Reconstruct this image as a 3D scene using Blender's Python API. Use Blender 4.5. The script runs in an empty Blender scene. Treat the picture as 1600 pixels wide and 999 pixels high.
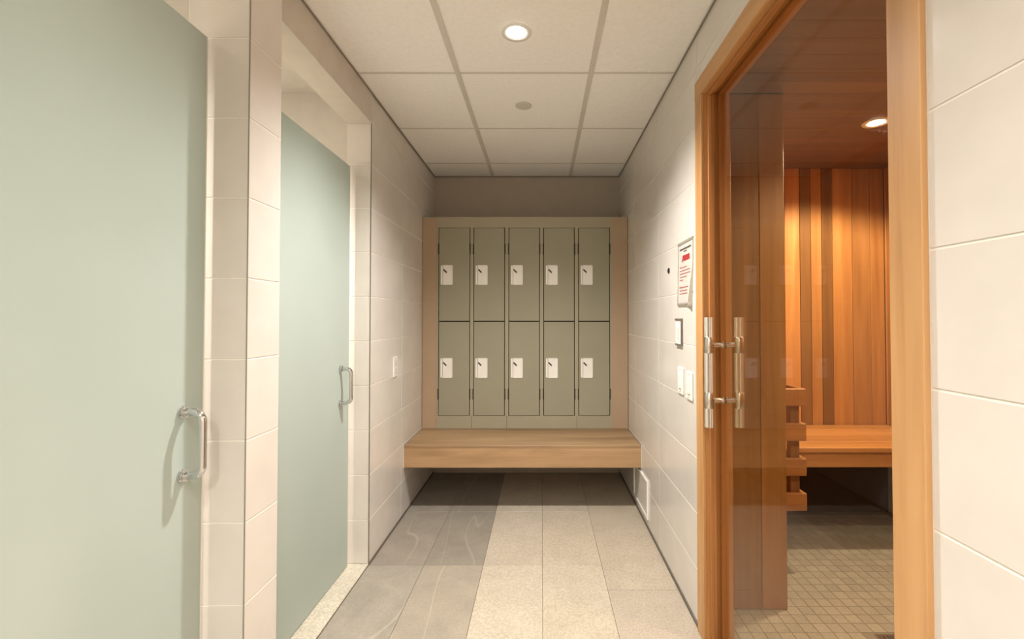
import bpy, bmesh, math, random
from mathutils import Vector, Matrix
random.seed(7)
S = bpy.context.scene
C = S.collection

# ------------------------------------------------------------------ camera
CAMZ = 1.208
F = 716.0
PITCH = math.radians(1.0)
cd = bpy.data.cameras.new('camera')
cam = bpy.data.objects.new('camera', cd); C.objects.link(cam)
cam.location = (0, 0, CAMZ)
cam.rotation_euler = (math.pi/2 + PITCH, 0, 0)
cd.sensor_width = 36; cd.lens = F/1600*36
cd.shift_x = -46/1600; cd.shift_y = -14/1600
cd.clip_start = 0.02
S.camera = cam

# ------------------------------------------------------------------ world, exposure
w = bpy.data.worlds.new('world'); S.world = w; w.use_nodes = True
w.node_tree.nodes['Background'].inputs[0].default_value = (1, 0.95, 0.9, 1)
w.node_tree.nodes['Background'].inputs[1].default_value = 0.05
S.view_settings.view_transform = 'Standard'
S.view_settings.look = 'None'
S.view_settings.gamma = 1.0
S.view_settings.use_curve_mapping = False
S.view_settings.exposure = 0.58

LAMP = dict(corridor=17.0, entrance=8.0, lobby_fill=13.0, stall=12.0, sauna=9.5)  # entrance, rear corridor and stall lamps are unseen, added for even brightness
WARM = (1.0, 0.95, 0.91)

# ------------------------------------------------------------------ materials
def srgb(r, g, b):
    f = lambda c: (c/12.92 if c <= .04045 else ((c+.055)/1.055)**2.4)
    return (f(r/255), f(g/255), f(b/255), 1)

MATS = {}
def new_mat(name):
    m = bpy.data.materials.new(name); m.use_nodes = True
    nt = m.node_tree
    b = nt.nodes['Principled BSDF']
    MATS[name] = m
    return m, nt, b

def coords(nt, scale=(1, 1, 1), rnd=True):
    tc = nt.nodes.new('ShaderNodeTexCoord')
    oi = nt.nodes.new('ShaderNodeObjectInfo')
    mul = nt.nodes.new('ShaderNodeVectorMath'); mul.operation = 'MULTIPLY'
    mul.inputs[1].default_value = scale
    nt.links.new(tc.outputs['Object'], mul.inputs[0])
    add = nt.nodes.new('ShaderNodeVectorMath'); add.operation = 'ADD'
    sc = nt.nodes.new('ShaderNodeVectorMath'); sc.operation = 'SCALE'
    sc.inputs[0].default_value = (17.3, 9.1, 23.7)
    nt.links.new(oi.outputs['Random'], sc.inputs['Scale'])
    nt.links.new(mul.outputs[0], add.inputs[0])
    if rnd: nt.links.new(sc.outputs[0], add.inputs[1])
    return add.outputs[0], oi

def noise(nt, vec, scale, detail=4, rough=.55, dist=0):
    n = nt.nodes.new('ShaderNodeTexNoise')
    n.inputs['Scale'].default_value = scale; n.inputs['Detail'].default_value = detail
    n.inputs['Roughness'].default_value = rough; n.inputs['Distortion'].default_value = dist
    nt.links.new(vec, n.inputs['Vector'])
    return n.outputs['Fac']

def ramp(nt, fac, stops):
    r = nt.nodes.new('ShaderNodeValToRGB')
    e = r.color_ramp.elements
    e[0].position, e[0].color = stops[0]; e[1].position, e[1].color = stops[-1]
    for p, c in stops[1:-1]:
        x = e.new(p); x.color = c
    nt.links.new(fac, r.inputs['Fac'])
    return r.outputs['Color']

def mixc(nt, a, b, fac, mode='MIX'):
    m = nt.nodes.new('ShaderNodeMix'); m.data_type = 'RGBA'; m.blend_type = mode
    def put(sock, v):
        if isinstance(v, (int, float)): sock.default_value = v
        elif isinstance(v, tuple): sock.default_value = v
        else: nt.links.new(v, sock)
    put(m.inputs[0], fac); put(m.inputs[6], a); put(m.inputs[7], b)
    return m.outputs[2]

def bump(nt, b, h, strength=.1, dist=.002):
    n = nt.nodes.new('ShaderNodeBump'); n.inputs['Strength'].default_value = strength
    n.inputs['Distance'].default_value = dist
    nt.links.new(h, n.inputs['Height']); nt.links.new(n.outputs[0], b.inputs['Normal'])

def plain(name, col, rough=.5, metal=0, spec=.5, vary=0.04, nscale=12, bmp=0):
    m, nt, b = new_mat(name)
    v, oi = coords(nt)
    n = noise(nt, v, nscale, 5)
    lo = tuple(c*(1-vary) for c in col[:3])+(1,); hi = tuple(min(1, c*(1+vary)) for c in col[:3])+(1,)
    nt.links.new(ramp(nt, n, [(.3, lo), (.7, hi)]), b.inputs['Base Color'])
    b.inputs['Roughness'].default_value = rough; b.inputs['Metallic'].default_value = metal
    b.inputs['Specular IOR Level'].default_value = spec
    if bmp: bump(nt, b, noise(nt, v, nscale*6, 3), bmp)
    return m

def wood(name, axis, base, dark, light, rough=.45, use_obj=True, fine=1.0):
    m, nt, b = new_mat(name)
    sc = [28*fine]*3; sc['xyz'.index(axis)] = 1.3
    v, oi = coords(nt, tuple(sc))
    n1 = noise(nt, v, 1.0, 6, .6, .6)
    sc2 = [7]*3; sc2['xyz'.index(axis)] = .55
    v2, _ = coords(nt, tuple(sc2))
    n2 = noise(nt, v2, 1.0, 3, .5, 1.2)
    c1 = ramp(nt, n1, [(.25, dark), (.5, base), (.75, light)])
    c2 = ramp(nt, n2, [(.3, dark), (.55, base), (.7, light)])
    col = mixc(nt, c1, c2, .5)
    if use_obj: col = mixc(nt, col, oi.outputs['Color'], 1.0, 'MULTIPLY')
    nt.links.new(col, b.inputs['Base Color'])
    b.inputs['Roughness'].default_value = rough
    bump(nt, b, n1, .08, .001)
    return m

# wall tile: glossy warm white ceramic
def m_tile():
    m, nt, b = new_mat('wall_tile')
    v, oi = coords(nt)
    n = noise(nt, v, 6, 4)
    nt.links.new(ramp(nt, n, [(.3, srgb(212, 206, 197)), (.7, srgb(219, 213, 205))]), b.inputs['Base Color'])
    b.inputs['Roughness'].default_value = .16
    b.inputs['Specular IOR Level'].default_value = .45
    bump(nt, b, noise(nt, v, 5, 2), .05, .002)
m_tile()
plain('grout_white', srgb(238, 233, 222), .8)
plain('drywall', srgb(206, 198, 186), .75, bmp=.03)
plain('back_paint', srgb(176, 164, 149), .7, bmp=.03)
plain('ceiling_tee', srgb(214, 208, 198), .45)
plain('wall_angle', srgb(140, 132, 121), .5)
plain('ceiling_board', srgb(247, 244, 239), .9, nscale=60, vary=.03, bmp=.15)
plain('white_plastic', srgb(236, 233, 226), .35)
plain('disc_white', srgb(212, 207, 197), .5)
plain('black_rubber', srgb(22, 20, 18), .6)
plain('dark_trim', srgb(108, 100, 90), .6)
plain('caulk', srgb(225, 219, 206), .6)
plain('locker_paint', srgb(149, 145, 124), .42, vary=.03, nscale=4)
plain('locker_frame', srgb(160, 152, 130), .42, vary=.03, nscale=4)
plain('locker_filler', srgb(172, 148, 121), .5, vary=.03, nscale=4)
plain('locker_gap', srgb(60, 56, 46), .7)
plain('chrome', (.66, .67, .68, 1), .05, 1, vary=.01)
plain('steel', (.68, .63, .57, 1), .24, 1, vary=.03)
plain('reeded_steel', (.80, .76, .71, 1), .36, 1, vary=.03)
plain('paper', srgb(243, 238, 229), .7, vary=.01)
plain('print_red', srgb(160, 38, 42), .7)
plain('print_pale_red', srgb(170, 92, 84), .7)
plain('print_black', srgb(70, 66, 64), .7)
plain('concrete_grey', srgb(168, 160, 146), .7, vary=.1, bmp=.1)
plain('floor_grout', srgb(128, 119, 103), .85)
plain('sauna_grout', srgb(140, 130, 110), .85)
plain('seal', srgb(232, 230, 218), .3)
plain('sauna_backing', srgb(70, 45, 25), .8)

def m_floor(name, base, hi, speck, veins):
    m, nt, b = new_mat(name)
    v, oi = coords(nt)
    n = noise(nt, v, 7, 6, .6, .4)
    col = ramp(nt, n, [(.25, base), (.75, hi)])
    s = noise(nt, v, 120, 3, .7)
    col = mixc(nt, col, ramp(nt, s, [(.35, (.55, .53, .5, 1)), (.62, (1.12, 1.12, 1.1, 1))]), speck, 'MULTIPLY')
    if veins:
        w = nt.nodes.new('ShaderNodeTexNoise'); w.inputs['Scale'].default_value = 1.7
        w.inputs['Detail'].default_value = 1.0; w.inputs['Distortion'].default_value = 0
        mp = nt.nodes.new('ShaderNodeMapping'); mp.inputs['Rotation'].default_value = (0, 0, math.radians(28)); mp.inputs['Scale'].default_value = (2.6, .45, 1)
        nt.links.new(v, mp.inputs['Vector']); nt.links.new(mp.outputs[0], w.inputs['Vector'])
        vein = ramp(nt, w.outputs['Fac'], [(.492, (0, 0, 0, 1)), (.5, (1, 1, 1, 1)), (.508, (0, 0, 0, 1))])
        bw = nt.nodes.new('ShaderNodeRGBToBW'); nt.links.new(vein, bw.inputs[0])
        ml = nt.nodes.new('ShaderNodeMath'); ml.operation = 'MULTIPLY'; ml.inputs[1].default_value = .36
        nt.links.new(bw.outputs[0], ml.inputs[0])
        col = mixc(nt, col, srgb(205, 196, 176), ml.outputs[0])
    col = mixc(nt, col, oi.outputs['Color'], 1.0, 'MULTIPLY')
    nt.links.new(col, b.inputs['Base Color'])
    b.inputs['Roughness'].default_value = .48
    bump(nt, b, noise(nt, v, 40, 4), .12, .002)
m_floor('slate_tile', srgb(148, 142, 130), srgb(168, 160, 147), .25, True)
m_floor('granite_tile', srgb(190, 179, 162), srgb(204, 193, 176), .5, False)
m_floor('sauna_mosaic', srgb(164, 157, 143), srgb(180, 172, 157), .4, False)
m_floor('threshold_stone', srgb(200, 192, 174), srgb(220, 212, 195), .6, False)

wood('cedar_z', 'z', srgb(188, 136, 82), srgb(150, 102, 54), srgb(208, 156, 100))
wood('cedar_x', 'x', srgb(188, 136, 82), srgb(150, 102, 54), srgb(208, 156, 100))
wood('cedar_y', 'y', srgb(188, 136, 82), srgb(150, 102, 54), srgb(208, 156, 100))
wood('casing_z', 'z', srgb(194, 148, 97), srgb(156, 110, 63), srgb(208, 164, 112))
wood('casing_y', 'y', srgb(194, 148, 97), srgb(156, 110, 63), srgb(208, 164, 112))
wood('oak_x', 'x', srgb(176, 143, 104), srgb(118, 90, 62), srgb(196, 164, 124), fine=.6)

def m_clear():
    m, nt, b = new_mat('clear_glass')
    nt.nodes.remove(b)
    out = nt.nodes['Material Output']
    t = nt.nodes.new('ShaderNodeBsdfTransparent'); t.inputs[0].default_value = (.91, .87, .78, 1)
    g = nt.nodes.new('ShaderNodeBsdfGlossy'); g.inputs['Roughness'].default_value = 0.01
    lw = nt.nodes.new('ShaderNodeLayerWeight'); lw.inputs['Blend'].default_value = .5
    p5 = nt.nodes.new('ShaderNodeMath'); p5.operation = 'POWER'; p5.inputs[1].default_value = 5
    nt.links.new(lw.outputs['Facing'], p5.inputs[0])
    fr = nt.nodes.new('ShaderNodeMath'); fr.operation = 'MULTIPLY_ADD'; fr.inputs[1].default_value = .75; fr.inputs[2].default_value = .03
    nt.links.new(p5.outputs[0], fr.inputs[0])
    mx = nt.nodes.new('ShaderNodeMixShader')
    nt.links.new(fr.outputs[0], mx.inputs[0]); nt.links.new(t.outputs[0], mx.inputs[1]); nt.links.new(g.outputs[0], mx.inputs[2])
    nt.links.new(mx.outputs[0], out.inputs[0])
m_clear()

def m_frost():
    m, nt, b = new_mat('frosted_glass')
    out = nt.nodes['Material Output']
    v, oi = coords(nt)
    n = noise(nt, v, 2.0, 2)
    col = ramp(nt, n, [(.3, srgb(202, 209, 203)), (.7, srgb(208, 214, 209))])
    col = mixc(nt, col, oi.outputs['Color'], 1.0, 'MULTIPLY')
    tr = nt.nodes.new('ShaderNodeBsdfTranslucent'); nt.links.new(col, tr.inputs[0])
    nt.links.new(col, b.inputs['Base Color'])
    b.inputs['Roughness'].default_value = .5; b.inputs['Specular IOR Level'].default_value = .45
    mx = nt.nodes.new('ShaderNodeMixShader'); mx.inputs[0].default_value = .38
    nt.links.new(b.outputs[0], mx.inputs[1]); nt.links.new(tr.outputs[0], mx.inputs[2])
    nt.links.new(mx.outputs[0], out.inputs[0])
m_frost()

def m_emit(name, col, st):
    m, nt, b = new_mat(name)
    b.inputs['Emission Color'].default_value = col; b.inputs['Emission Strength'].default_value = st
m_emit('lamp_lens', (1, .95, .88, 1), 60)

# ------------------------------------------------------------------ helpers
CACHE = {}
def mesh_from(bm, name, mat, smooth=False):
    me = bpy.data.meshes.new(name); bm.to_mesh(me); bm.free()
    me.materials.append(MATS[mat])
    if smooth:
        for p in me.polygons: p.use_smooth = True
    return me

def box_mesh(dx, dy, dz, mat, bev):
    k = (round(dx, 4), round(dy, 4), round(dz, 4), mat, bev)
    if k in CACHE: return CACHE[k]
    bm = bmesh.new(); bmesh.ops.create_cube(bm, size=1)
    bmesh.ops.scale(bm, vec=(dx, dy, dz), verts=bm.verts)
    if bev:
        bmesh.ops.bevel(bm, geom=bm.edges[:], offset=min(bev, .45*min(dx, dy, dz)), segments=1, affect='EDGES')
    CACHE[k] = mesh_from(bm, 'box', mat)
    return CACHE[k]

def wpos(o):
    return (wpos(o.parent) if o.parent else Vector((0, 0, 0))) + o.location

def put(name, me, loc, parent=None, rot=None):
    o = bpy.data.objects.new(name, me); C.objects.link(o)
    loc = Vector(loc)
    if parent:
        o.parent = parent; loc = loc - wpos(parent)
    o.location = loc
    if rot: o.rotation_euler = rot
    return o

def box(name, x0, x1, y0, y1, z0, z1, mat, parent=None, bev=0, color=None):
    me = box_mesh(x1-x0, y1-y0, z1-z0, mat, bev)
    o = put(name, me, ((x0+x1)/2, (y0+y1)/2, (z0+z1)/2), parent)
    if color: o.color = tuple(color[:3])+(1,)
    return o

def boxes_mesh(name, lst, mat, parent=None, origin=None, bev=0):
    """several solids of ONE part joined in one mesh"""
    o0 = Vector(origin) if origin else Vector(((lst[0][0]+lst[0][1])/2, (lst[0][2]+lst[0][3])/2, lst[0][4]))
    bm = bmesh.new()
    for (x0, x1, y0, y1, z0, z1) in lst:
        r = bmesh.ops.create_cube(bm, size=1)
        bmesh.ops.scale(bm, vec=(x1-x0, y1-y0, z1-z0), verts=r['verts'])
        bmesh.ops.translate(bm, vec=Vector(((x0+x1)/2, (y0+y1)/2, (z0+z1)/2))-o0, verts=r['verts'])
    return put(name, mesh_from(bm, name, mat), o0, parent)

def empty(name, loc):
    o = bpy.data.objects.new(name, None); C.objects.link(o); o.location = loc
    o.empty_display_size = .05
    return o

def tag(o, label, cat=None, kind=None, group=None):
    o['label'] = label
    if cat: o['category'] = cat
    if kind: o['kind'] = kind
    if group: o['group'] = group
    return o

def lathe(bm, prof, axis='z', seg=24, center=(0, 0, 0)):
    """prof: (radius, height) pairs"""
    rings = []
    c = Vector(center)
    for r, h in prof:
        ring = []
        for i in range(seg):
            a = 2*math.pi*i/seg
            p = (r*math.cos(a), r*math.sin(a), h)
            if axis == 'x': p = (p[2], p[0], p[1])
            if axis == 'y': p = (p[1], p[2], p[0])
            ring.append(bm.verts.new(c+Vector(p)))
        rings.append(ring)
    for a, b in zip(rings, rings[1:]):
        for i in range(seg):
            j = (i+1) % seg
            bm.faces.new((a[i], a[j], b[j], b[i]))
    bm.faces.new(list(reversed(rings[0]))); bm.faces.new(rings[-1])
    bmesh.ops.recalc_face_normals(bm, faces=bm.faces)

def lathe_obj(name, prof, axis, loc, mat, parent=None, seg=24):
    bm = bmesh.new(); lathe(bm, prof, axis, seg)
    me = mesh_from(bm, name, mat, True)
    me.set_sharp_from_angle(angle=math.radians(40))
    return put(name, me, loc, parent)

def tube(bm, pts, r, seg=16):
    pts = [Vector(p) for p in pts]; rings = []
    up = None
    for i, p in enumerate(pts):
        t = (pts[min(i+1, len(pts)-1)]-pts[max(i-1, 0)]).normalized()
        if up is None:
            up = t.orthogonal().normalized()
        up = (up - t*up.dot(t)).normalized()
        s = t.cross(up)
        rings.append([bm.verts.new(p+r*(math.cos(2*math.pi*k/seg)*up+math.sin(2*math.pi*k/seg)*s)) for k in range(seg)])
    for a, b in zip(rings, rings[1:]):
        for i in range(seg):
            j = (i+1) % seg; bm.faces.new((a[i], a[j], b[j], b[i]))
    bm.faces.new(list(reversed(rings[0]))); bm.faces.new(rings[-1])
    bmesh.ops.recalc_face_normals(bm, faces=bm.faces)

J = .004      # joint width of wall tiles
PROUD = .0015   # tiles stand proud of the grout
def cuts(a, b, joints):
    js = [a]+[j for j in sorted(joints) if a+.004 < j < b-.004]+[b]
    return list(zip(js, js[1:]))
ROWS = [.2195*k for k in range(1, 11)]
def tile_x(parent, xg, sgn, y0, y1, z0, z1, yj, name='tile', mat='wall_tile'):
    """tiles on a plane x = xg (grout), facing sgn"""
    for a, b in cuts(y0, y1, yj):
        for c, d in cuts(z0, z1, ROWS):
            x0, x1 = sorted((xg, xg+sgn*PROUD))
            box(name, x0, x1, a+J/2, b-J/2, c+J/2, d-J/2, mat, parent, .0012)
def tile_y(parent, yg, sgn, x0, x1, z0, z1, xj, name='tile', mat='wall_tile'):
    for a, b in cuts(x0, x1, xj):
        for c, d in cuts(z0, z1, ROWS):
            y0, y1 = sorted((yg, yg+sgn*PROUD))
            box(name, a+J/2, b-J/2, y0, y1, c+J/2, d-J/2, mat, parent, .0012)

# ------------------------------------------------------------------ dimensions
XL, XR = -.846, .614          # corridor faces
XP = -.797                    # face of the near pier
XI = -.966                    # inner face of the shower front wall
H = 2.332
YB = 3.605                    # back wall
YN = -3.2                     # wall behind the camera
YJ = 2.264                    # far jamb of far shower
P0, P1 = 1.24, 1.395          # pier between the showers
Y1N = .40                     # near jamb of near shower
SOF = 2.18
XSB = -1.95                   # shower back wall
XS0, XS1 = .715, 2.16         # sauna
YSB = 2.88; YSN = .3; XPART = 1.022; YPART = 1.92
HS = 2.157
CX = .604                     # casing face
DY0, DY1 = .795, 1.723        # clear opening between casings
DZ = 2.063
G = PROUD

# ------------------------------------------------------------------ floor
floor = box('floor', XSB-.12, XR, YN-.1, YB+.1, -.12, -.003, 'floor_grout')
tag(floor, 'grey and beige stone tile floor of the corridor', 'floor', 'structure')
fx = [XL, -.575, -.285, .005, .295, XR-.004]
for ci in range(5):
    off = 2.06 if ci == 4 else 2.264
    ys = sorted([off+.622*k for k in range(-10, 4)])
    for a, b in cuts(YN, YB-.003, ys):
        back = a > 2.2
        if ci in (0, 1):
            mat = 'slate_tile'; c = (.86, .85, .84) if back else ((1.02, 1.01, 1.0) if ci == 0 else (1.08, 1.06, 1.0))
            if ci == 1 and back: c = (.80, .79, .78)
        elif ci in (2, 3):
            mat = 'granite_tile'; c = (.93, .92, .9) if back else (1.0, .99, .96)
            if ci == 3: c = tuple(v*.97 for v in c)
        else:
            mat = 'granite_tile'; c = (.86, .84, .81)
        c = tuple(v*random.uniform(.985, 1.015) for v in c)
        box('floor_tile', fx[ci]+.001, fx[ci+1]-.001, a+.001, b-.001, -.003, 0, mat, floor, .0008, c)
# floor of the showers (light stone)
sf = box('shower_floor', XSB, XI-.001, Y1N-.05, 2.3, -.003, .0, 'threshold_stone', floor)

for i, (a, b, xa, xb) in enumerate(((P1+G, YJ-G, XI, XL), (Y1N, P0-G, XI, XP))):
    t = box('trim_%d' % (i+1), xa, xb-.001, a, b, 0.0005, .008, 'threshold_stone', None, .002)
    tag(t, ['pale stone threshold strip under the far frosted glass door', 'pale stone threshold strip under the near frosted glass door'][i], 'threshold', 'structure')

# ------------------------------------------------------------------ walls
LJ = [2.17+.61*k for k in range(-10, 4)]
wl = boxes_mesh('wall_left', [
    (XI, XL-G, YJ+G, YB+.1, 0, H+.08),                 # far wall
    (XI, XL, P1, YJ+G, SOF, H+.08),                # header over the far opening
    (XI, XP-G, P0+G, P1, 0, H+.08),                    # pier
    (XI, XP, Y1N, P0+G, SOF, H+.08),               # header near
    (XI, XP-G, YN-.1, Y1N, 0, H+.08)], 'grout_white', origin=(XL-.06, 1.0, 0))
tag(wl, 'left corridor wall with white tiles, pier and two shower openings', 'wall', 'structure')
tile_x(wl, XL-G, 1, YJ, YB, .012, H, LJ)
tile_x(wl, XP-G, 1, P0, P1, .002, H, [])
tile_x(wl, XP-G, 1, YN, Y1N, .002, H, LJ)
tile_y(wl, YJ+G, -1, XI, XL, .009, SOF, [])
tile_y(wl, P0+G, -1, XI, XP, .009, SOF, [])
# painted headers as thin skins
box('header_face', XL, XL+.002, P1, YJ, SOF-.002, H, 'drywall', wl)
box('header_soffit', XI, XL, P1, YJ, SOF-.002, SOF, 'drywall', wl)
box('header_face', XP, XP+.002, Y1N, P0, SOF-.002, H, 'drywall', wl)
box('header_soffit', XI, XP, Y1N, P0, SOF-.002, SOF, 'drywall', wl)

# shower stalls behind
ws = boxes_mesh('wall_shower', [
    (XSB-.1, XSB, Y1N-.15, 2.42, 0, H+.02),
    (XSB, XI, P0+.02, P1-.02, 0, H+.02),
    (XSB, XI, 2.30, 2.42, 0, H+.02),
    (XSB, XI, Y1N-.15, Y1N-.05, 0, H+.02)], 'grout_white', origin=(XSB, 1.2, 0))
tag(ws, 'white walls of the shower stalls behind the frosted doors', 'wall', 'structure')
for nm, (x0, x1, y0, y1) in {'wall_panel': (XSB, XSB+.003, Y1N-.05, 2.30)}.items():
    for a, b in cuts(y0, y1, [P0+.02, P1-.02]):
        box(nm, x0, x1, a, b, 0, H+.02, 'drywall', ws)
box('wall_panel', XSB+.003, XI, 2.297, 2.30, 0.001, H+.02, 'drywall', ws)
box('wall_panel', XSB+.003, XI, P0+.017, P0+.02, 0.001, H+.02, 'drywall', ws)

# right wall with the sauna door opening
wr = boxes_mesh('wall_right', [
    (XR+G, XS0, YN-.1, DY0-.02, 0, H+.08),
    (XR+G, XS0, DY1+.02, YB+.1, 0, H+.08),
    (XR+G, XS0, DY0-.02, DY1+.02, DZ+.02, H+.08)], 'grout_white', origin=(XR+.05, 1.0, 0))
tag(wr, 'right corridor wall with glossy white tiles beside the sauna door', 'wall', 'structure')
RJ = [2.40+.61*k for k in range(-10, 3)]
CO = .07   # casing width
tile_x(wr, XR+G, -1, YN, DY0-CO-.001, .012, H, RJ)
tile_x(wr, XR+G, -1, DY1+CO+.001, YB, .012, H, RJ)
tile_x(wr, XR+G, -1, DY0-CO-.001, DY1+CO+.001, DZ+CO+.001, H, RJ)

wb = box('wall_back', XL, XR, YB, YB+.1, 0, H+.08, 'back_paint')
tag(wb, 'dark taupe painted wall above the lockers', 'wall', 'structure')
wf = box('wall_front', XI, XR+.1, YN-.1, YN, 0, H+.08, 'drywall')
tag(wf, 'plain wall at the near end of the corridor', 'wall', 'structure')

# thin dark strips along the wall bases
b1 = box('baseboard_left', XL, XL+.004, YJ, YB-.002, .0005, .012, 'dark_trim'); tag(b1, 'thin dark strip along the base of the left tiled wall', 'trim', 'structure')
b2 = box('baseboard_right', XR-.004, XR, DY1+CO+.002, YB-.002, .0005, .012, 'dark_trim'); tag(b2, 'thin dark strip along the base of the right tiled wall', 'trim', 'structure')
# metal corner edge on the tiled jamb
t = box('trim_3', XL-.001, XL+.002, YJ-.002, YJ+.001, .009, SOF, 'dark_trim'); tag(t, 'thin metal edge on the corner of the far shower jamb', 'trim', 'structure')
t = box('trim_4', XP-.001, XP+.0015, P0-.0015, P0+.001, .002, SOF, 'wall_angle'); tag(t, 'thin metal edge on the near corner of the tiled pier', 'trim', 'structure')

# ------------------------------------------------------------------ ceiling: lay-in tiles on a grid
ceil = box('ceiling', XSB-.1, XR+.1, YN-.1, YB+.1, H+.02, H+.08, 'drywall')
tag(ceil, 'white suspended ceiling of square lay-in panels on a tee grid', 'ceiling', 'structure')
tx = [-.383, .227]
ty = [2.075+.61*k for k in range(-9, 3)]
cxs = cuts(XL, XR, tx); cys = cuts(YN, YB, ty)
for a, b in cxs:
    for c, d in cys:
        x0 = max(a, XL)
        box('ceiling_panel', a+.003, b-.003, c+.003, d-.003, H, H+.015, 'ceiling_board', ceil, .002)
for x in tx:
    box('ceiling_tee', x-.012, x+.012, YN, YB, H-.003, H-.0005, 'ceiling_tee', ceil)
for y in ty:
    for a, b in cxs:
        box('ceiling_tee', a+.013, b-.013, y-.006, y+.006, H-.0025, H-.0005, 'ceiling_tee', ceil)
for nm, (x0, x1, y0, y1) in (('l', (XL+.002, XL+.009, P1, YB)), ('r', (XR-.007, XR, YN, YB)), ('n', (XP+.002, XP+.009, YN, P1)), ('b', (XL+.009, XR-.007, YB-.012, YB))):
    box('wall_angle', x0, x1, y0, y1, H-.006, H-.003, 'wall_angle', ceil)

# ------------------------------------------------------------------ recessed lamps
def downlight(x, y, z, label, power, size=2.35, blend=1.0, col=WARM, r=.045):
    t = empty('downlight', (x, y, z))
    tag(t, label, 'ceiling light', None, None)
    bm = bmesh.new()
    seg = 32
    prof = [(r*.78, -.001), (r, -.0045), (r*1.32, -.0045), (r*1.36, -.0005)]
    rings = []
    for rr, h in prof:
        rings.append([bm.verts.new((rr*math.cos(2*math.pi*k/seg), rr*math.sin(2*math.pi*k/seg), h)) for k in range(seg)])
    for a, b in zip(rings, rings[1:]):
        for i in range(seg):
            j = (i+1) % seg; bm.faces.new((a[i], a[j], b[j], b[i]))
    put('trim_ring', mesh_from(bm, 'trim_ring', 'white_plastic', True), (x, y, z), t)
    lathe_obj('lens', [(r*.2, -.0035), (r*.6, -.003), (r*.78, -.001)], 'z', (x, y, z), 'lamp_lens', t)
    ld = bpy.data.lights.new('lamp', 'SPOT'); ld.energy = power*8; ld.spot_size = size; ld.spot_blend = blend
    ld.shadow_soft_size = r*.8; ld.color = col
    l = bpy.data.objects.new('lamp_bulb', ld); C.objects.link(l); l.parent = t; l.location = (0, 0, -.02)
    return t
downlight(-.098, 1.776, H-.0005, 'bright round downlight in the corridor ceiling above the floor', LAMP['corridor'])
downlight(-.098, -.05, H-.0005, 'unseen added fill downlight in the corridor ceiling near the entrance', LAMP['entrance'])  # unseen lamp just behind the camera, added to even out the light
downlight(-.098, -1.1, H-.0005, 'unseen added fill downlight in the corridor ceiling behind the entrance', LAMP['lobby_fill'], size=2.9)  # added fill lamp, out of view behind the camera
downlight(-.098, -2.3, H-.0005, 'unseen added fill downlight in the corridor ceiling by the near end wall', LAMP['lobby_fill'], size=2.9)  # second added fill lamp, farther behind the camera and unseen
downlight(-1.45, .85, H+.02, 'unseen added fill downlight inside the near shower stall', LAMP['stall'], size=2.1)  # unseen lamp added to brighten the near stall
downlight(-1.45, 1.85, H+.02, 'unseen added fill downlight inside the far shower stall', LAMP['stall'], size=2.1)  # unseen lamp added to brighten the far stall

d = lathe_obj('sprinkler_cover', [(.040, 0), (.043, -.002), (.043, -.005), (.036, -.007)], 'z', (-.094, 2.395, H), 'disc_white', None, 32)
tag(d, 'small flat round white cover disc on the ceiling panel', 'ceiling disc')

# ------------------------------------------------------------------ frosted shower doors
def pull_handle(parent, x, y, z0, z1):
    h = empty('handle', (x, y, (z0+z1)/2)); h.parent = parent; h.location = Vector((x, y, (z0+z1)/2))-wpos(parent)
    bm = bmesh.new()
    pr, rb, r = .052, .024, .0095
    L = (z1-z0)/2
    pts = [(0, 0, L), (pr-rb, 0, L)]
    for k in range(1, 9):
        a = math.pi/2*k/8; pts.append((pr-rb+rb*math.sin(a), 0, L-rb+rb*math.cos(a)))
    for k in range(0, 9):
        a = math.pi/2*k/8; pts.append((pr-rb+rb*math.cos(a), 0, -L+rb-rb*math.sin(a)))
    pts.append((0, 0, -L))
    tube(bm, pts, r)
    put('grip', mesh_from(bm, 'grip', 'chrome', True), (x, y, (z0+z1)/2), h)
    for zz in (z0, z1):
        lathe_obj('collar', [(.012, 0), (.0155, .001), (.0155, .004), (.012, .0055), (.012, .0075), (.0145, .009), (.0145, .0115), (.0105, .013)], 'x', (x, y, zz), 'chrome', h)
    return h

def shower_door(n, x, y0, y1, z1, hy, label):
    root = empty('door_%d' % n, (x, (y0+y1)/2, 0))
    tag(root, label, 'door', 'structure')
    box('glass_pane', x-.006, x+.006, y0, y1, .012, z1, 'frosted_glass', root, .001, (.93, .965, .957))
    box('edge_seal', x-.004, x+.004, y1, y1+.006, .012, z1, 'seal', root)
    for zz in (.25, 1.7):
        boxes_mesh('hinge', [(x-.018, x+.018, y0-.008, y0+.05, zz, zz+.09)], 'chrome', root)
    pull_handle(root, x+.006, hy, .815, .974)
shower_door(2, -.945, P1+.012, 2.238, 1.957, 2.141, 'far frosted glass shower door with chrome pull handle')
shower_door(3, -.906, Y1N+.012, 1.222, 1.967, 1.152, 'near frosted glass shower door filling the left edge')

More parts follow.
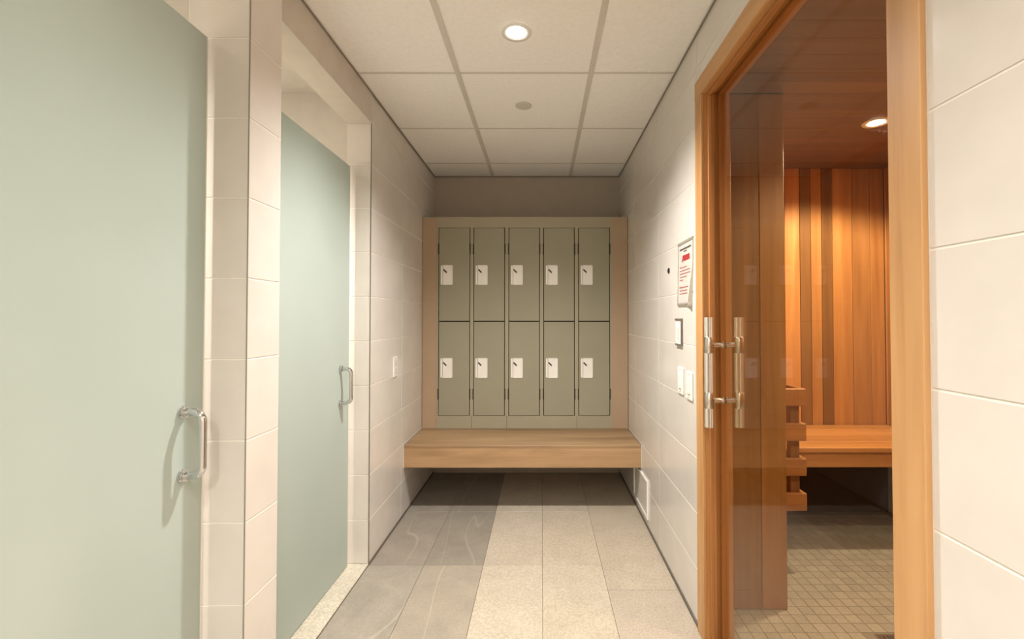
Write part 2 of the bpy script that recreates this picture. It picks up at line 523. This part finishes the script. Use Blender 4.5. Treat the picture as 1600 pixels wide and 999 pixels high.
# ------------------------------------------------------------------ sauna door: casing, jamb, glass, pulls
sd = empty('door_1', ((CX+XS0)/2, (DY0+DY1)/2, 0))
tag(sd, 'clear glass sauna door in a light wooden frame', 'door', 'structure')
box('casing', CX, XR+G, DY0-CO, DY0, .002, DZ, 'casing_z', sd, .0015, (1, 1, 1))
box('casing', CX, XR+G, DY1, DY1+CO, .002, DZ, 'casing_z', sd, .0015, (1, .97, .93))
box('casing', CX, XR+G, DY0-CO, DY1+CO, DZ, DZ+CO, 'casing_y', sd, .0015, (1, .97, .93))
JT = .018
box('jamb', XR+G, XS0, DY0-JT, DY0+.001, .002, DZ, 'casing_z', sd, .001, (.92, .84, .74))
box('jamb', XR+G, XS0, DY1-.001, DY1+JT, .002, DZ, 'casing_z', sd, .001, (.92, .80, .66))
box('jamb', XR+G, XS0, DY0-JT, DY1+JT, DZ, DZ+JT, 'casing_y', sd, .001, (.9, .78, .64))
GX = .657
for x0, x1 in ((.628, .640), (.668, .688)):
    box('door_stop', x0, x1, DY1-.012, DY1-.001, .002, DZ-.012, 'casing_z', sd, .001, (.80, .62, .46))
    box('door_stop', x0, x1, DY0+.001, DY0+.012, .002, DZ-.012, 'casing_z', sd, .001, (.80, .62, .46))
    box('door_stop', x0, x1, DY0+.001, DY1-.001, DZ-.012, DZ, 'casing_y', sd, .001, (.80, .62, .46))
box('glass_pane', GX-.005, GX+.005, DY0+.004, DY1-.004, .01, DZ-.004, 'clear_glass', sd)
# pulls back to back
HY = 1.652
hz = CAMZ
pull = empty('handle', (0, 0, 0)); pull.parent = sd; pull.location = Vector((GX, HY, hz-.19))-wpos(sd)
def reeded(z0, z1, x):
    bm = bmesh.new()
    seg = 48
    rings = []
    for z in (z0, z1):
        rings.append([bm.verts.new(((.0150+.0012*math.cos(12*2*math.pi*k/seg))*math.cos(2*math.pi*k/seg),
                                    (.0150+.0012*math.cos(12*2*math.pi*k/seg))*math.sin(2*math.pi*k/seg), z-(z0+z1)/2)) for k in range(seg)])
    for i in range(seg):
        j = (i+1) % seg; bm.faces.new((rings[0][i], rings[0][j], rings[1][j], rings[1][i]))
    bm.faces.new(list(reversed(rings[0]))); bm.faces.new(rings[1])
    put('reeded_grip', mesh_from(bm, 'reeded_grip', 'reeded_steel'), (x, HY, (z0+z1)/2), pull)
for x in (GX-.0545, GX+.0545):
    reeded(hz-.067, hz+.004, x); reeded(hz-.265, hz-.124, x); reeded(hz-.390, hz-.323, x)
    for zc in (hz-.0955, hz-.294):
        lathe_obj('collar', [(.0150, -.029), (.0158, -.028), (.0158, .028), (.0150, .029)], 'z', (x, HY, zc), 'steel', pull)
for zc in (hz-.0955, hz-.294):
    for s in (-1, 1):
        lathe_obj('standoff', [(.013, s*.005), (.013, s*.008), (.0075, s*.009), (.0095, s*.026), (.0095, s*.040)], 'x', (GX, HY, zc), 'steel', pull)

# ------------------------------------------------------------------ sauna room
sfl = box('floor_sauna', XR+.02, XS1+.1, YSN-.1, YSB+.1, -.12, -.003, 'sauna_grout')
tag(sfl, 'small square mosaic floor of the sauna', 'floor', 'structure')
def proj(x, y, z):
    return 846+F*x/y, 498-F*(z-CAMZ)/y
M = .053
cells = []
DRX, DRY = (1.27, 1.385), (1.66, 1.775)
nx = int((XS1-XR-.02)/M); ny = int((YSB-YSN)/M)
for i in range(nx):
    for j in range(ny):
        x0 = XR+.03+i*M; y0 = YSN+j*M
        if y0 > YPART-.02 and x0+M < XPART: continue
        if x0 < XS0 and (y0 < DY0 or y0+M > DY1): continue
        if x0+M > DRX[0] and x0 < DRX[1] and y0+M > DRY[0] and y0 < DRY[1]: continue
        u, v = proj(x0+M/2, y0+M/2, 0)
        cells.append((x0, y0, (1100 < u < 1402 and v < 1003), v))
cells.sort(key=lambda c: (not c[2], -c[3]))
rest = bmesh.new()
for k, (x0, y0, vis, v) in enumerate(cells):
    c = random.uniform(.88, 1.06)
    if vis and k < 300:
        box('mosaic_tile', x0+.0012, x0+M-.0012, y0+.0012, y0+M-.0012, -.003, 0, 'sauna_mosaic', sfl, .0008, (c, c*.99, c*.97))
    else:
        r = bmesh.ops.create_cube(rest, size=1)
        bmesh.ops.scale(rest, vec=(M-.0024, M-.0024, .003), verts=r['verts'])
        bmesh.ops.translate(rest, vec=(x0+M/2, y0+M/2, -.0015), verts=r['verts'])
st = put('mosaic_field', mesh_from(rest, 'mosaic_field', 'sauna_mosaic'), (0, 0, 0), sfl); st['kind'] = 'stuff'
dr = empty('floor_drain', ((DRX[0]+DRX[1])/2, (DRY[0]+DRY[1])/2, -.003)); tag(dr, 'small square metal drain grate in the sauna floor', 'drain')
dx0, dx1, dy0, dy1 = DRX[0]+.002, DRX[1]-.002, DRY[0]+.002, DRY[1]-.002
boxes_mesh('frame', [(dx0, dx1, dy0, dy0+.01, -.003, .001), (dx0, dx1, dy1-.01, dy1, -.003, .001), (dx0, dx0+.01, dy0+.01, dy1-.01, -.003, .001), (dx1-.01, dx1, dy0+.01, dy1-.01, -.003, .001)], 'steel', dr)
for k in range(6):
    xx = dx0+.0135+k*.0152
    box('grate_bar', xx, xx+.008, dy0+.01, dy1-.01, -.003, .0005, 'steel', dr)
box('drain_well', dx0+.01, dx1-.01, dy0+.01, dy1-.01, -.0030, -.0025, 'black_rubber', dr)

BT = .012
def cedar_col(v, red=0):
    return (v, v*(.93-.05*red), v*(.84-.1*red))
# back wall boards, widths and tones read off the photograph
wsb = box('wall_sauna_back', XPART-.1, XS1+.1, YSB+BT, YSB+.1, 0, HS+.1, 'sauna_backing')
tag(wsb, 'cedar board wall at the back of the sauna', 'wall', 'structure')
px = [1092, 1113, 1137, 1158, 1180, 1204, 1227, 1251, 1268, 1285, 1302, 1333, 1361]
tone = [1, .8, .95, .7, 1.05, .85, 1.25, .52, .98, .46, 1.0, .78, 1.0]
sx = [(p-846)*YSB/F for p in px]+[XS1]
sx = [max(XPART, s) for s in sx]
for (a, b), tn in zip(zip(sx, sx[1:]), tone):
    if b-a > .01: box('cedar_board', a+.0012, b-.0012, YSB, YSB+BT, .45, HS, 'cedar_z', wsb, .002, cedar_col(tn, .3))
box('base_panel', XPART, XS1, YSB+.004, YSB+BT, .0, .449, 'sauna_backing', wsb)
# partition that faces the door
wp = boxes_mesh('wall_sauna_partition', [(XS0, XPART-BT, YPART+BT, YSB, 0, HS+.1)], 'sauna_backing')
tag(wp, 'cedar board return wall just inside the sauna door', 'wall', 'structure')
sx = [XS0, .788, .916, XPART]
for (a, b), tn in zip(zip(sx, sx[1:]), (.85, .55, .72)):
    box('cedar_board', a+.001, b-.001, YPART, YPART+BT, .002, HS, 'cedar_z', wp, .002, (tn, tn*.92, tn*.6))
yy = YPART+BT
while yy < YSB-.01:
    e = min(yy+.095, YSB)
    box('cedar_board', XPART-BT, XPART, yy+.001, e-.001, .002, HS, 'cedar_z', wp, .002, cedar_col(random.uniform(.7, 1.1), .3)); yy = e
# right wall and near wall of the sauna
wsr = box('wall_sauna_right', XS1+BT, XS1+.1, YSN-.1, YSB+.1, 0, HS+.1, 'sauna_backing')
tag(wsr, 'cedar board side wall of the sauna beyond the bench', 'wall', 'structure')
box('base_panel', XS1+.004, XS1+BT, YSN, YSB, 0, .449, 'concrete_grey', wsr)
yy = YSN
while yy < YSB-.01:
    e = min(yy+.095, YSB)
    box('cedar_board', XS1, XS1+BT, yy+.001, e-.001, .45, HS, 'cedar_z', wsr, .002, cedar_col(random.uniform(.7, 1.1), .3)); yy = e
wsn = box('wall_sauna_near', XS0, XS1+.1, YSN-.1, YSN-BT, 0, HS+.1, 'sauna_backing')
tag(wsn, 'cedar board wall at the near end of the sauna', 'wall', 'structure')
xx = XS0
while xx < XS1-.01:
    e = min(xx+.1, XS1)
    box('cedar_board', xx+.001, e-.001, YSN-BT, YSN, .002, HS, 'cedar_z', wsn, .002, cedar_col(random.uniform(.7, 1.1), .3)); xx = e
# ceiling boards
cs = box('ceiling_sauna', XS0, XS1+.1, YSN-.1, YSB+.1, HS+BT, HS+.1, 'sauna_backing')
tag(cs, 'brown cedar board ceiling of the sauna', 'ceiling', 'structure')
yy = YSN
while yy < YSB-.01:
    e = min(yy+.095, YSB)
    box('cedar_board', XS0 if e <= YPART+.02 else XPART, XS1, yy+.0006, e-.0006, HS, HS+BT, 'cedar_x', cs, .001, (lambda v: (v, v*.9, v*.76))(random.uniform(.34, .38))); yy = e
downlight(1.62, 2.2, HS-.0005, 'round downlight in the sauna ceiling near the bench', LAMP['sauna'], size=2.62, blend=.35, col=(1, .89, .72))

downlight(1.62, 1.15, HS-.0005, 'unseen added fill downlight in the sauna ceiling at the near end', LAMP['sauna']*.5, size=2.62, blend=.35, col=(1, .89, .72))  # second sauna lamp, out of view, added to lift the brightness here
# bench in the sauna
sb = empty('sauna_bench', ((XPART+XS1)/2, 2.62, 0)); tag(sb, 'cedar slat bench along the sauna back wall', 'bench')
BZ = .545; BY = 2.365
for k in range(4):
    a = BY+k*.128
    box('slat', XPART+.004, XS1-.004, a, min(a+.122, YSB-.004), BZ-.028, BZ, 'cedar_x', sb, .004, cedar_col((1.05, .96, 1.08, .98)[k], .2))
box('fascia', XPART+.004, XS1-.004, BY+.012, BY+.036, BZ-.105, BZ-.029, 'cedar_x', sb, .003, cedar_col(1.02, .1))
for x in (XPART+.05, 1.55, XS1-.09):
    box('bearer', x, x+.04, BY+.037, YSB-.002, BZ-.1, BZ-.029, 'cedar_y', sb, .002, cedar_col(.8))
# heater guard
hg = empty('heater_guard', (1.12, 2.2, .29)); tag(hg, 'wooden slatted heater guard on the sauna wall beside the bench', 'heater guard')
GXE = 1.262
for k in range(4):
    z1 = .873-.1655*k; z0 = z1-.083
    box('rail', XPART+.001, GXE, 2.19, 2.212, z0, z1, 'cedar_x', hg, .003, cedar_col(.95, .4))
    box('rail', GXE-.022, GXE, 2.213, 2.355, z0, z1, 'cedar_y', hg, .003, cedar_col(.85, .4))
for x in (1.196, 1.05):
    box('post', x, x+.045, 2.213, 2.25, .30, .865, 'cedar_z', hg, .003, cedar_col(.62, .6))

# ------------------------------------------------------------------ locker bank
YLK = 3.246
ZB = .432
lk = empty('locker_bank', ((XL+XR)/2, YLK, ZB)); tag(lk, 'bank of ten sage grey metal lockers in two tiers above the bench', 'lockers')
def lx(p): return (p-846)*YLK/F
def lz(p): return CAMZ-(p-498)*YLK/F
LT = lz(340)
cols = [(686, 733.5), (740.5, 788), (795.5, 842.5), (850, 897), (904.5, 952)]
rows = [(356, 501.7), (503.1, 649)]
x0, x1 = lx(685)-.012, lx(953)+.012
# carcass behind the doors and face frame
box('carcass', x0, x1, YLK+.02, YB-.004, ZB+.001, LT-.001, 'locker_gap', lk)
ff = []
zt, zb = lz(356)+.002, lz(649)-.002
ff.append((x0, x1, YLK, YLK+.02, zt, LT))                       # top rail
ff.append((x0, x1, YLK, YLK+.02, ZB, zb))                       # bottom rail
edges = [x0]+[v for c in cols for v in (lx(c[0])-.005, lx(c[1])+.005)]+[x1]
for k in range(0, 12, 2):
    ff.append((edges[k], edges[k+1], YLK, YLK+.02, zb, zt))
boxes_mesh('face_frame', ff, 'locker_frame', lk)
box('top_panel', XL+.004, XR-.004, YLK-.001, YB-.004, LT, LT+.006, 'locker_frame', lk)
for a, b in ((XL+.003, x0), (x1, XR-.003)):
    box('filler_panel', a, b-.001 if b == x0 else b, YLK+.001, YLK+.022, ZB, LT, 'locker_filler', lk)
# seams on the bottom rail
for p in (792, 901, 737):
    box('rail_seam', lx(p)-.001, lx(p)+.001, YLK-.0006, YLK, ZB, zb, 'locker_gap', lk)
for ci, (pa, pb) in enumerate(cols):
    for ri, (qa, qb) in enumerate(rows):
        a, b = lx(pa), lx(pb); t, bt = lz(qa), lz(qb)
        d = box('locker_door', a, b, YLK-.004, YLK+.012, bt, t, 'locker_paint', lk, .002, None)
        # recessed pull plate with a latch
        pz = lz((430, 575)[ri]); pxl = a+.013
        boxes_mesh('pull_plate', [(pxl+.016, pxl+.080, YLK-.006, YLK-.004, pz-.067, pz+.067)], 'white_plastic', d)
        boxes_mesh('plate_rim', [(pxl, pxl+.013, YLK-.009, YLK-.004, pz-.067, pz+.067),
                                 (pxl+.080, pxl+.084, YLK-.009, YLK-.004, pz-.067, pz+.067),
                                 (pxl+.013, pxl+.080, YLK-.009, YLK-.004, pz-.070, pz-.067),
                                 (pxl+.013, pxl+.080, YLK-.009, YLK-.004, pz+.067, pz+.070)], 'white_plastic', d)
        bm = bmesh.new(); tube(bm, [(-.011, 0, .011), (.011, 0, -.011)], .0045, 8)
        put('latch_slot', mesh_from(bm, 'latch_slot', 'black_rubber'), (pxl+.030, YLK-.0075, pz+.028), d)
        hz_ = lz((389, 615.5)[ri])
        for xx in (a-.004, b+.004):
            bm = bmesh.new()
            for k in range(5):
                lathe(bm, [(.0046, -.037+k*.0152), (.0046, -.037+k*.0152+.0125)], 'z', 10)
            put('hinge', mesh_from(bm, 'hinge', 'locker_gap', False), (xx, YLK-.003, hz_), d)

# ------------------------------------------------------------------ changing bench below the lockers
YF = 2.825
bn = empty('bench', ((XL+XR)/2, (YF+YB)/2, .292)); tag(bn, 'wide wall to wall wooden bench in front of the lockers', 'bench')
box('seat_board', XL+.003, XR-.003, YF, YB-.003, .412, .430, 'oak_x', bn, .0015, (.80, .80, .79))
box('fascia', XL+.003, XR-.003, YF+.001, YF+.022, .292, .4115, 'oak_x', bn, .0015, (1.04, 1.02, 1.0))
box('underside_board', XL+.003, XR-.003, YF+.0225, YB-.003, .392, .4115, 'oak_x', bn, 0, (.8, .8, .8))
for x in (XL+.0005, XR-.0028):
    box('caulk_bead', x, x+.0023, YF-.003, YF+.004, .292, .43, 'caulk', bn)

# ------------------------------------------------------------------ things on the right wall
XW = XR-.0004
# notice sheet, lower corner curling off the wall
def paper(y0, y1, z0, z1):
    bm = bmesh.new(); n, m = 12, 16
    g = []
    for j in range(m+1):
        row = []
        for i in range(n+1):
            u, v = i/n, j/m            # u: 0 far edge .. 1 near edge ; v: 0 bottom
            curl = .030*max(0, u-.45)**2*max(0, .62-v)*3.0 + .004*(1-v)**2
            yy = y1+(y0-y1)*u + curl*.9*u
            zz = z0+(z1-z0)*v
            row.append(bm.verts.new((-.001-curl, yy-(y0+y1)/2, zz-(z0+z1)/2)))
        g.append(row)
    for j in range(m):
        for i in range(n):
            bm.faces.new((g[j][i], g[j][i+1], g[j+1][i+1], g[j+1][i]))
    r = bmesh.ops.solidify(bm, geom=bm.faces[:], thickness=.0004)
    return mesh_from(bm, 'paper', 'paper', True)
NY0, NY1, NZ0, NZ1 = 1.842, 2.052, CAMZ+.056, CAMZ+.334
nt_ = empty('notice_sheet', (XR, (NY0+NY1)/2, NZ0)); tag(nt_, 'white paper notice with red print taped to the tiled wall', 'notice')
put('sheet', paper(NY0, NY1, NZ0, NZ1), (XW, (NY0+NY1)/2, (NZ0+NZ1)/2), nt_)
def ink(lines, mat, name):
    """flat print: rows of small word blocks; u from the left edge as read, v from the bottom"""
    bm = bmesh.new()
    for u0, u1, v0, v1, words in lines:
        u = u0
        while u < u1-1e-4:
            wl_ = min(u1-u, words*random.uniform(.6, 1.4)) if words else u1-u
            ps = []
            for (uu, vv) in ((u, v0), (u+wl_*(.86 if words else 1), v0), (u+wl_*(.86 if words else 1), v1), (u, v1)):
                curl = .030*max(0, uu-.45)**2*max(0, .62-vv)*3.0 + .004*(1-vv)**2
                ps.append(bm.verts.new((-.0021-curl, NY1+(NY0-NY1)*uu+curl*.9*uu-(NY0+NY1)/2, NZ0+(NZ1-NZ0)*vv-(NZ0+NZ1)/2)))
            bm.faces.new(ps); u += wl_
    put(name, mesh_from(bm, name, mat), (XW, (NY0+NY1)/2, (NZ0+NZ1)/2), nt_)
ink([(.08, .95, .955, .966, .07), (.16, .88, .865, .890, .10), (.42, .62, .825, .843, .09)], 'print_black', 'black_print')
ink([(.38, .78, .69, .775, 0)], 'print_red', 'red_sign')
ink([(.28, .34, .68, .70, 0), (.31, .37, .70, .735, 0), (.34, .38, .735, .775, 0)], 'print_red', 'red_sign_mark')
ink([(.16, .20, .585, .615, 0)], 'print_red', 'red_initial'); ink([(.16, .20, .275, .31, 0)], 'print_red', 'red_initial')
ink([(.22, .62, .585, .600, .07), (.16, .84, .535, .550, .08), (.16, .88, .487, .502, .08), (.16, .62, .438, .452, .08), (.16, .40, .39, .404, .08)], 'print_pale_red', 'red_paragraph')
ink([(.22, .78, .275, .29, .08), (.16, .70, .225, .24, .08), (.16, .74, .178, .192, .08)], 'print_pale_red', 'red_paragraph')

hl = lathe_obj('wall_sensor', [(.013, 0), (.013, -.004), (.008, -.006)], 'x', (XW, 2.2, CAMZ+.23), 'black_rubber', None, 20)
tag(hl, 'small round black sensor on the tiled wall beside the notice', 'sensor')

def plate(y, z, label, dark=False, w=.075, h=.116):
    t = empty('wall_switch', (XW, y, z-h/2)); tag(t, label, 'switch')
    box('cover_plate', XW-.006, XW, y-w/2, y+w/2, z-h/2, z+h/2, 'white_plastic', t, .002)
    if dark:
        for zz in (z-h/2, z+h/2):
            box('plate_edge', XW-.009, XW-.0005, y-w/2, y+w/2, zz-.004, zz+.004, 'dark_trim', t)
        box('plate_edge', XW-.009, XW-.0005, y-w/2-.004, y-w/2, z-h/2-.004, z+h/2+.004, 'dark_trim', t)
        box('display', XW-.0075, XW-.006, y-.012, y+.012, z-.03, z+.02, 'disc_white', t)
    else:
        box('rocker', XW-.010, XW-.006, y-.017, y+.017, z-.033, z+.033, 'white_plastic', t, .001)
        for zz in (z-.047, z+.047):
            lathe_obj('screw', [(.003, 0), (.003, -.001)], 'x', (XW-.006, y, zz), 'steel', t, 10)
plate(2.035, CAMZ-.06, 'white control with dark edges on the wall below the notice', True, .085, .112)
plate(2.015, CAMZ-.272, 'white rocker switch on the right wall farther from sauna door frame')
plate(1.895, CAMZ-.277, 'white rocker switch on the right wall next to sauna door frame')

# low access panel with a pale frame
ap = empty('access_panel', (XW, 2.84, .05)); tag(ap, 'low rectangular wall panel with pale frame near the bench end', 'access panel')
ay0, ay1, az0, az1 = 2.645, 3.03, .052, .272
box('panel', XW-.004, XW, ay0+.016, ay1-.016, az0+.016, az1-.016, 'disc_white', ap)
boxes_mesh('frame', [(XW-.009, XW, ay0, ay0+.015, az0, az1), (XW-.009, XW, ay1-.015, ay1, az0, az1),
                     (XW-.009, XW, ay0+.015, ay1-.015, az0, az0+.015), (XW-.009, XW, ay0+.015, ay1-.015, az1-.015, az1)], 'white_plastic', ap)

# outlet on the left wall
ol = empty('wall_outlet', (XL, 2.645, .88)); tag(ol, 'white outlet plate on the left tiled wall near the bench', 'outlet')
xo = XL+.0004
box('cover_plate', xo, xo+.006, 2.645-.036, 2.645+.036, .873, .988, 'white_plastic', ol, .002)
for zz in (.908, .953):
    box('socket', xo+.006, xo+.008, 2.645-.016, 2.645+.016, zz-.014, zz+.014, 'disc_white', ol, .001)
